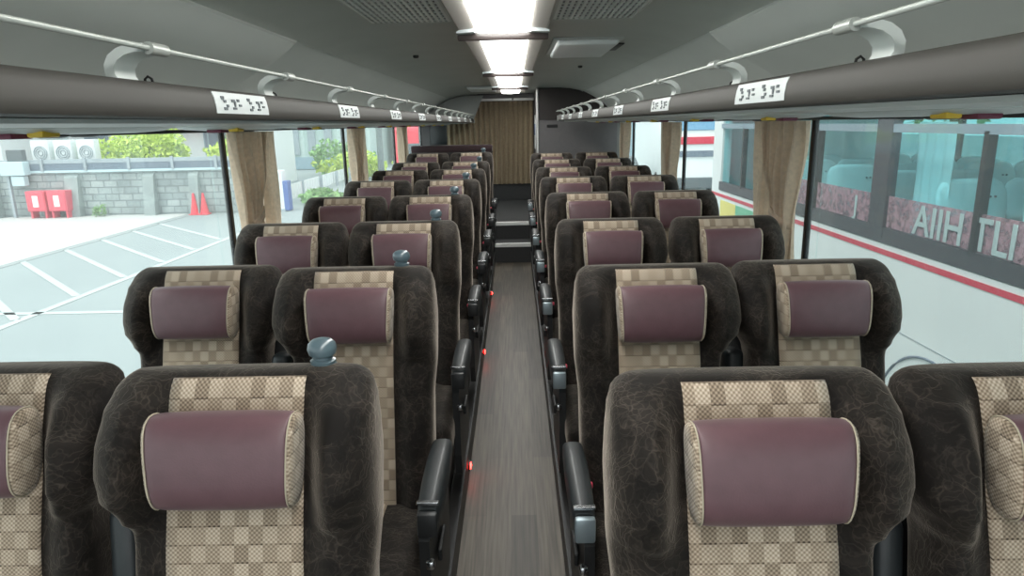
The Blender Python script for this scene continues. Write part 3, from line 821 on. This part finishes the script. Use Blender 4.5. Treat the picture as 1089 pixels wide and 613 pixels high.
for k, x in enumerate((-14.68, -14.03)):
    t = thing('fire_cabinet', 'red steel cabinet with white plate against the block wall, %s one' % ('left' if k == 0 else 'right'), 'cabinet', (x, WY - .32, GZ), 'red cabinets by the wall')
    obj('body', bx((0, 0, .53), (.58, .4, .62), .015), M['redbox'], t)
    obj('door', bx((0, -.205, .53), (.52, .02, .56), .008), M['redbox'], t)
    obj('plate', bx((.0, -.218, .53), (.17, .008, .34)), M['white'], t)
    for sx in (-1, 1): obj('leg', b2(sx * .22 - .03, sx * .22 + .03, -.15, .15, 0, .23), M['redbox'], t)
for k, x in enumerate((-9.95, -9.65)):
    t = thing('traffic_cone', 'red traffic cone at the foot of the block wall, %s one' % ('left' if k == 0 else 'right'), 'cone', (x, WY - .25, GZ), 'red traffic cones')
    shade_auto(obj('cone', lathe(bmesh.new(), [(.14, .03), (.12, .1), (.06, .45), (.03, .66), (.001, .67)], (0, 0, 0), 20), M['redcone'], t), 40)
    obj('base', bx((0, 0, .016), (.3, .3, .03), .01), M['redcone'], t)

def bush_bm(c, r, n, size, seed):
    q = random.Random(seed); bm = bmesh.new()
    for i in range(n):
        while True:
            p = Vector((q.uniform(-1, 1), q.uniform(-1, 1), q.uniform(-1, 1)))
            if .45 < p.length < 1.0: break
        lob = 1 + .18 * math.sin(5 * p.x + seed) + .12 * math.sin(9 * p.z + 4 * p.y)
        P = Vector((c[0] + p.x * r[0] * lob, c[1] + p.y * r[1] * lob, c[2] + p.z * r[2] * lob))
        R = Matrix.Rotation(q.uniform(0, 2 * PI), 3, 'Z') @ Matrix.Rotation(q.uniform(-1.2, 1.2), 3, 'X') @ Matrix.Rotation(q.uniform(0, 2 * PI), 3, 'Y')
        s_ = size * q.uniform(.6, 1.3)
        vs = [bm.verts.new(P + R @ Vector(v) * s_) for v in ((0, -.5, 0), (.28, 0, .06), (0, .6, 0), (-.28, 0, .06))]
        bm.faces.new((vs[0], vs[1], vs[2])); bm.faces.new((vs[0], vs[2], vs[3]))
    return bm
for k, (x, z, rx, rz, n_, lab, mm) in enumerate(((-12.2, .55, 1.62, .82, 3600, 'large bright green bush behind the block wall', 'bush'), (-9.45, .45, .78, .50, 2200, 'smaller bright green bush behind the wall near the cones', 'bush'))):
    t = thing('bush', lab, 'bush', (x * 1.03, WY + 2.4, GZ), 'bushes behind the wall')
    obj('foliage', bush_bm((0, 0, z - GZ), (rx, .8, rz), n_, .16, k), M[mm], t)
    obj('stem', tube(bmesh.new(), [(0, 0, 0), (.05, 0, .6), (0, 0, z - GZ)], .05), M['dkgrey'], t)
tag(obj('weed', bush_bm((-12.95, WY - .25, GZ + .18), (.22, .15, .2), 160, .09, 5), M['bushd']), 'small green weed at the foot of the block wall', 'weed')
# white building with wall units
t = thing('house', 'white building at the far left behind the block wall', 'building', (-21.5, 27, GZ))
obj('wall', b2(-7, 1.4, 0, 6, 0, 4.6), M['bwhite'], t); obj('roof', b2(-7.2, 1.7, -.2, 6.2, 4.6, 4.9), M['guard'], t)
w = obj('window', b2(-1.2, .2, -.06, 0, 1.6, 2.4), M['bblue'], t); obj('pane', b2(-1.15, .15, -.09, -.05, 1.65, 2.35), M['dkgrey'], w)
t = thing('annex', 'pale grey annex building behind the green bushes', 'building', (-14.6, 29.5, GZ))
obj('wall', b2(-4.4, 3.6, 0, 5, 0, 5.2), M['bwhite'], t)
for x in (-3.2, -.6, 1.9):
    w = obj('window', b2(x - .5, x + .5, -.06, .0, 1.5, 2.5), M['bblue'], t); obj('pane', b2(x - .44, x + .44, -.09, -.05, 1.55, 2.45), M['guarddark'], w)
obj('canopy', b2(-4.5, 3.7, -1.0, 0, 2.75, 2.9), M['redcone'], t)
for k, x in enumerate((-14.62, -13.92, -13.2)):
    t = thing('condenser_unit', 'white air conditioner unit behind the wall, %s of the three' % ['left', 'middle', 'right'][k], 'air conditioner', (x * 1.04, WY + 1.0, .12), 'air conditioner units')
    obj('stand', b2(-.25, .25, -.12, .12, GZ - .12, .12), M['guard'], t)
    shade_auto(obj('case', bx((0, 0, .52), (.58, .3, .80), .02), M['bwhite'], t))
    bm = bmesh.new(); 
    for r_ in (.08, .15, .21):
        tube(bm, [(r_ * math.cos(2 * PI * i / 20), -.158, .52 + r_ * math.sin(2 * PI * i / 20)) for i in range(21)], .014, 6)
    obj('fan_grille', bm, M['guard'], t)
for o in [o for o in bpy.data.objects if o not in YARD0 and o.parent is None and o.name != 'ground']:
    K = 1.075; p = o.location; o.location = (p.x * K, p.y * K, GZ + (p.z - GZ) * K); o.scale = (K, K, K)
# second window: far buildings, fence, sign
def slab(name, label, x0, x1, y0, y1, h, m, group='far buildings'):
    t = thing(name, label, 'building', ((x0 + x1) / 2, y0, GZ), group)
    hw = (x1 - x0) / 2
    obj('wall', b2(-hw, hw, 0, y1 - y0, 0, h), m, t)
    obj('roof_edge', b2(-hw - .1, hw + .1, -.1, y1 - y0 + .1, h, h + .3), M['guard'], t)
    return t, hw
t, hw = slab('warehouse', 'pale ribbed warehouse seen through the second left window', -17.5, -9.6, 46, 60, 9, M['bpale'])
obj('band', b2(-hw, hw, -.08, 0, .05, .85), M['bblue'], t)
for k in range(7):
    w = obj('window', b2(-hw + .5 + k * 1.1, -hw + 1.0 + k * 1.1, -.1, 0, 1.0, 3.4), M['guard'], t)
t, hw = slab('office_block', 'pale blue office block seen through the third left window', -17, -7.5, 66, 80, 14, M['bwhite'])
for r_ in range(3):
    for k in range(6):
        w = obj('window', b2(-hw + .6 + k * 1.5, -hw + 1.5 + k * 1.5, -.1, 0, .9 + r_ * 3.2, 2.7 + r_ * 3.2), M['bblue'], t)
t, hw = slab('apartment_block', 'pale apartment block beyond the yard behind the annex', -34, -19, 48, 60, 10, M['bpale'])
t, hw = slab('shop_row', 'white low shop building near the far end of the depot', -9.0, -5.4, 52, 60, 5.2, M['bwhite'])
obj('awning', b2(-hw, hw, -.8, 0, 2.6, 2.8), M['redbox'], t); obj('door', b2(-.6, .6, -.06, 0, 0, 2.3), M['bblue'], t)
t = thing('slat_fence', 'white slatted fence running away beyond the yard', 'fence', (0, 0, GZ))
bm = bmesh.new(); 
for k in range(26): box(bm, (-8.55 - .012 * k, 25 + .42 * k, .38), (.04, .30, .55))
obj('slats', bm, M['bwhite'], t)
for k in range(5): obj('post', b2(-8.66, -8.54, 24.9 + 2.7 * k - .05, 24.9 + 2.7 * k + .05, 0, .7), M['guard'], t)
t = thing('kiosk', 'white kiosk box with blue side panel behind the first left window curtain', 'kiosk', (-8.05, 23.2, GZ))
obj('body', bx((0, 0, .72), (.46, .4, 1.3), .02), M['bwhite'], t); obj('side_panel', bx((.30, -.02, .52), (.18, .36, 1.0), .02), M['bluep'], t); obj('foot', bx((0, 0, .04), (.5, .5, .08)), M['guard'], t)
for k, (x, y, rx, rz, lab) in enumerate(((-8.6, 37, 2.0, .7, 'green hedge bush beyond the white fence'), (-7.3, 25.5, .8, .22, 'low green grass tuft before the white fence'), (-10.6, 41, 1.8, 1.0, 'green shrub left of the white fence'))):
    tag(obj('shrub', bush_bm((x, y, GZ + rz), (rx, 1, rz), 900, .28, 20 + k), M['bushd'] if k else M['bush']), lab, 'shrub')
for k, (x, y, lab) in enumerate(((-7.65, 34, 'pale utility pole beyond the second left window, left one'), (-7.0, 36, 'pale utility pole beyond the second left window, right one'))):
    t = thing('utility_pole', lab, 'pole', (x, y, GZ), 'utility poles')
    obj('pole', lathe(bmesh.new(), [(.17, 0), (.14, 9)], (0, 0, 0), 14), M['pilaster'], t, True); obj('cross_arm', bx((0, 0, 7.6), (1.6, .1, .1)), M['guard'], t)
t = thing('red_van', 'red van parked far behind the coach on the left', 'van', (-3.4, 24, GZ))
obj('body', bx((0, 1.5, 1.55), (1.5, 3.4, 2.3), .15, 3), M['redcone'], t)
obj('windscreen', bx((0, -.21, 1.85), (1.2, .05, .6), .02), M['dkgrey'], t); obj('bumper', bx((0, -.24, .45), (1.5, .12, .25), .03), M['dkgrey'], t)
for sx in (-1, 1):
    for y in (.6, 2.5):
        bm = bmesh.new(); bmesh.ops.create_cone(bm, cap_ends=True, segments=20, radius1=.32, radius2=.32, depth=.2, matrix=Matrix.Translation((sx * .68, y, .32)) @ Matrix.Rotation(PI / 2, 4, 'Y'))
        obj('wheel', bm, M['tyre'], t)

# ------------------------------------------------------------------ outside, right: the coach alongside
CX = 2.84
CY0, CY1 = -2.0, 9.75
t = coach = thing('parked_coach', 'white coach with a red stripe parked alongside the right windows', 'coach', (CX, 0, 0))
obj('side_body', b2(0, .06, CY0, CY1, -.95, .50), M['coachwhite'], t)
o = obj('red_stripe', b2(-.004, .01, CY0, CY1, CZ - 1.032, CZ - .992), M['coachred'], t)
obj('window_belt', b2(-.006, .05, CY0, CY1 - .35, .506, .622), M['coachframe'], t)
obj('top_rail', b2(-.006, .05, CY0, CY1 - .35, CZ - .12, CZ - .06), M['coachrail'], t)
obj('roof', b2(0, 2.5, CY0, CY1, CZ + .42, CZ + .7), M['coachwhite'], t)
obj('roof_edge', b2(-.006, .05, CY0, CY1, CZ + .30, CZ + .43), M['coachwhite'], t)
obj('rear_corner', b2(0, .12, CY1 - .40, CY1, .50, CZ + .42), M['coachwhite'], t)
obj('end_wall', b2(0.02, 2.5, CY1 - .05, CY1, -.95, CZ + .42), M['coachwhite'], t)
obj('inner_floor', b2(.06, 2.44, CY0, CY1 - .06, -.13, -.03), M['tealdk'], t)
obj('inner_ceiling', b2(.06, 2.44, CY0, CY1 - .06, CZ + .36, CZ + .41), M['teal'], t)
obj('far_side', b2(2.44, 2.5, CY0, CY1, -.95, .84), M['tealdk'], t)
obj('far_rail', b2(2.42, 2.5, CY0, CY1, CZ + .05, CZ + .42), M['coachrail'], t)
for y in (.6, 2.2, 3.5, 5.1, 6.7, 8.3): obj('far_pillar', b2(2.42, 2.5, y - .09, y + .09, .84, CZ + .05), M['coachframe'], t)
for y, w in ((.4, .1), (2.9, .1), (5.25, .11), (7.6, .10)): obj('pillar', b2(-.010, .06, y - w, y + w, .54, CZ + .42), M['coachframe'], t)
for y in (1.7, 4.12, 6.4, 8.5): obj('window_bar', b2(-.006, .05, y - .022, y + .022, .60, CZ - .10), M['rubber'], t)
fp = [CY0, .6, 2.2, 3.5, 5.1, 6.7, 8.3, CY1]
for a, b in zip(fp, fp[1:]): obj('far_pane', b2(2.455, 2.46, a, b, .84, CZ + .05), M['farglass'], t)
pill = [CY0, .4, 2.9, 5.25, 7.6, CY1 - .4]
for a, b in zip(pill, pill[1:]):
    w = obj('window_pane', b2(.026, .032, a, b, .60, CZ + .42), M['coachglass'], t)
# added sheet standing in for pink seen in the glass, with reflected letters
standin_sheet = obj('window_standin_sheet', b2(.018, .022, 2.6, 7.2, .625, .86), M['pink'], t); standin_sheet['label'] = 'added pink sheet with reflected letters modelled on it'
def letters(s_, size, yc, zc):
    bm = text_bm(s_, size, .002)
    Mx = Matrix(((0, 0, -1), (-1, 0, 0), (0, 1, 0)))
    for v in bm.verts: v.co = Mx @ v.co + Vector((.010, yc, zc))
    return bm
obj('lettering', letters('AIIH TLI', .29, 4.27, .725), M['lettering'], standin_sheet)
obj('lettering', letters('J', .22, 5.62, .73), M['lettering'], standin_sheet)
obj('belt_seam', b2(-.003, .004, 2.2, 5.3, -.105, -.098), M['guard'], t)
bm = bmesh.new(); tube(bm, [(-.004, 4.35 + .62 * math.cos(a), -.80 + .62 * math.sin(a)) for a in [PI * i / 24 for i in range(25)]], .010, 6)
obj('wheel_arch', bm, M['guarddark'], t, True)
bm = bmesh.new(); bmesh.ops.create_cone(bm, cap_ends=True, segments=32, radius1=.5, radius2=.5, depth=.28, matrix=Matrix.Translation((.10, 4.35, -.80)) @ Matrix.Rotation(PI / 2, 4, 'Y'))
obj('wheel', bm, M['tyre'], t)
o = obj('livery_patch', b2(-.003, .01, 8.65, 9.3, .04, .38), M['yel2'], t); o['label'] = 'yellow livery patch'
o = obj('livery_patch', b2(-.003, .01, 7.4, 8.65, .04, .38), M['green'], t); o['label'] = 'green livery patch'
# its seats
def coach2_seat():
    r = thing('passenger_seat', 'x', 'seat')
    prof = [(0, .16), (.03, .21), (.09, .245), (.2, .25), (.28, .225), (.5, .22), (.62, .22)]
    loops = []
    for off in (0, .01, .03, .06, .1, .15, .2, .25, .29, .4, .6):
        w = interp(prof, off); th = .05 if off < .01 else .09; lp = []
        for k in range(32):
            a = 2 * PI * k / 32; lp.append((w * math.copysign(abs(math.cos(a)) ** .6, math.cos(a)), -.2 * off + th / 2 * math.copysign(abs(math.sin(a)) ** .7, math.sin(a)) * (.6 if off < .01 else 1), 1.04 - off))
        loops.append(lp)
    obj('backrest', loft(bmesh.new(), loops[8:]), M['tealmid'], r, True)
    obj('head_cover', loft(bmesh.new(), loops[:9]), M['teal'], r, True)
    for x in (.10, .135): obj('button', bx((x, -.075, .92), (.014, .012, .014), .003), M['dkgrey'], r)
    shade_auto(obj('cushion', bx((0, -.33, .40), (.44, .46, .14), .04, 3), M['tealmid'], r)); obj('base', b2(-.18, .18, -.5, -.1, 0, .34), M['tealdk'], r)
    return r
pr = None; names2 = {3.23: 'by its near window', 3.70: 'second from its near window', 4.50: 'across its aisle', 4.97: 'by its far window'}
rows2 = [(3.1, 'nearest'), (3.95, 'second nearest'), (4.8, 'third nearest'), (5.65, 'fourth nearest'), (6.5, 'fifth nearest'), (7.35, 'sixth nearest'), (8.2, 'farthest')]
for y, rn in rows2:
    for x in (3.23, 3.70, 4.50, 4.97):
        if pr is None: r = pr = coach2_seat()
        else: r = copy_tree(pr)
        r.location = (x, y, -.03)
        r['label'] = 'pale teal seat in the parked coach %s, %s row' % (names2[x], rn); r['group'] = 'pale teal seats in the parked coach'
t = thing('folded_curtain', 'pale blue curtain inside the parked coach behind its window post', 'curtain', (CX + .2, 5.05, 0))
obj('drape', drape(lambda v: -.32, lambda v: .10, 0, CZ - .05, .56, .02, 4), M['teal'], t, True)
# more vehicles beyond
t = thing('city_bus', 'white bus with red band and blue windscreen far beyond the right windows', 'bus', (6.55, 25, GZ))
obj('body', bx((0, 3, 1.75), (2.3, 6, 2.9), .12, 3), M['coachwhite'], t)
obj('windscreen', bx((.1, -.02, 2.75), (1.7, .06, .75), .03), M['skyglass'], t); obj('red_band', bx((0, -.03, 2.02), (2.3, .08, .26), .02), M['coachred'], t)
obj('bumper', bx((0, -.05, .5), (2.3, .14, .4), .04), M['dkgrey'], t); obj('grille', bx((0, -.03, 1.55), (1.6, .06, .22), .01), M['guarddark'], t)
for sx in (-1, 1): shade_auto(obj('headlamp', bx((sx * .85, -.04, 1.15), (.34, .08, .2), .03), M['white'], t))
for sx in (-1, 1):
    bm = bmesh.new(); bmesh.ops.create_cone(bm, cap_ends=True, segments=20, radius1=.42, radius2=.42, depth=.26, matrix=Matrix.Translation((sx * 1.02, 1.2, .42)) @ Matrix.Rotation(PI / 2, 4, 'Y'))
    obj('wheel', bm, M['tyre'], t)
t = thing('garage', 'grey garage building far behind the right windows', 'building', (6, 44, GZ))
obj('wall', b2(-4.2, 14, 0, 8, 0, 7.5), M['bwhite'], t); obj('roof', b2(-4.4, 14.2, -.2, 8.2, 7.5, 7.9), M['guard'], t)
for k in range(4): obj('shutter', b2(-3.6 + 3.1 * k, -1.2 + 3.1 * k, -.08, 0, 0, 3.4), M['bblue'], t)
for k in range(4): obj('window', b2(-3.4 + 3.1 * k, -1.6 + 3.1 * k, -.08, 0, 4.4, 5.8), M['dkgrey'], t)
t = thing('parked_car', 'dark car parked before the garage beyond the right rear window', 'car', (3.9, 24, GZ))
loops = []
for y, w, z0, z1 in ((0, .7, .3, .7), (.25, .82, .22, .85), (1.1, .85, .2, .98), (1.6, .72, .2, 1.42), (2.9, .72, .2, 1.45), (3.7, .82, .2, .98), (4.1, .75, .3, .8)):
    loops.append([(-w, y, z0), (w, y, z0), (w, y, (z0 + z1) * .6), (w * .85, y, z1), (-w * .85, y, z1), (-w, y, (z0 + z1) * .6)])
shade_auto(obj('body', loft(bmesh.new(), loops), M['dkgrey'], t), 35); obj('bumper', bx((0, -.03, .42), (1.4, .1, .18), .03), M['white'], t)
for sx in (-1, 1):
    for y in (.75, 3.2):
        bm = bmesh.new(); bmesh.ops.create_cone(bm, cap_ends=True, segments=20, radius1=.3, radius2=.3, depth=.18, matrix=Matrix.Translation((sx * .76, y, .3)) @ Matrix.Rotation(PI / 2, 4, 'Y'))
        obj('wheel', bm, M['tyre'], t)
for k, (x, y, h, lab) in enumerate(((14, 22, 5, 'leafy tree beyond the parked coach'), (11.5, 30, 6, 'tall leafy tree beyond the parked coach rear'))):
    q = thing('tree', lab, 'tree', (x, y, GZ), 'trees beyond the parked coach')
    obj('foliage', bush_bm((0, 0, h), (2.4, 2.4, 2.4), 2200, .4, 40 + k), M['bushd'], q); obj('trunk', tube(bmesh.new(), [(0, 0, 0), (.1, 0, h * .6), (0, 0, h)], .16), M['dkgrey'], q)

# ------------------------------------------------------------------ light, camera
w = bpy.data.worlds.new('overcast_sky'); S.world = w; w.use_nodes = True
bg = w.node_tree.nodes['Background']; bg.inputs['Color'].default_value = (.94, .985, 1.0, 1); bg.inputs['Strength'].default_value = 2.0
sun = bpy.data.lights.new('hazy_sun', 'SUN'); sun.energy = 2.0; sun.angle = math.radians(25); sun.color = (1, .98, .94)
so = bpy.data.objects.new('hazy_sun', sun); COL.objects.link(so); so.rotation_euler = (math.radians(20), math.radians(-27), 0)

cam = bpy.data.cameras.new('camera'); co = bpy.data.objects.new('camera', cam); COL.objects.link(co)
FPX = 720
cam.sensor_width = 36; cam.lens = FPX / 1089 * 36; cam.clip_start = .02; cam.clip_end = 400
pitch = math.atan(175 / FPX)
co.location = (.04, 0, CZ)
co.rotation_euler = (Matrix.Rotation(math.atan(6.2 / FPX), 4, 'Z') @ Matrix.Rotation(PI / 2 - pitch, 4, 'X') @ Matrix.Rotation(math.radians(-1.2), 4, 'Z')).to_euler()
S.camera = co
S.view_settings.view_transform = 'Standard'; S.view_settings.look = 'None'; S.view_settings.gamma = 1
S.view_settings.use_curve_mapping = False
S.view_settings.exposure = 0
S.cycles.use_denoising = True
S.cycles.max_bounces = 8; S.cycles.transparent_max_bounces = 12
S.cycles.sample_clamp_indirect = 6
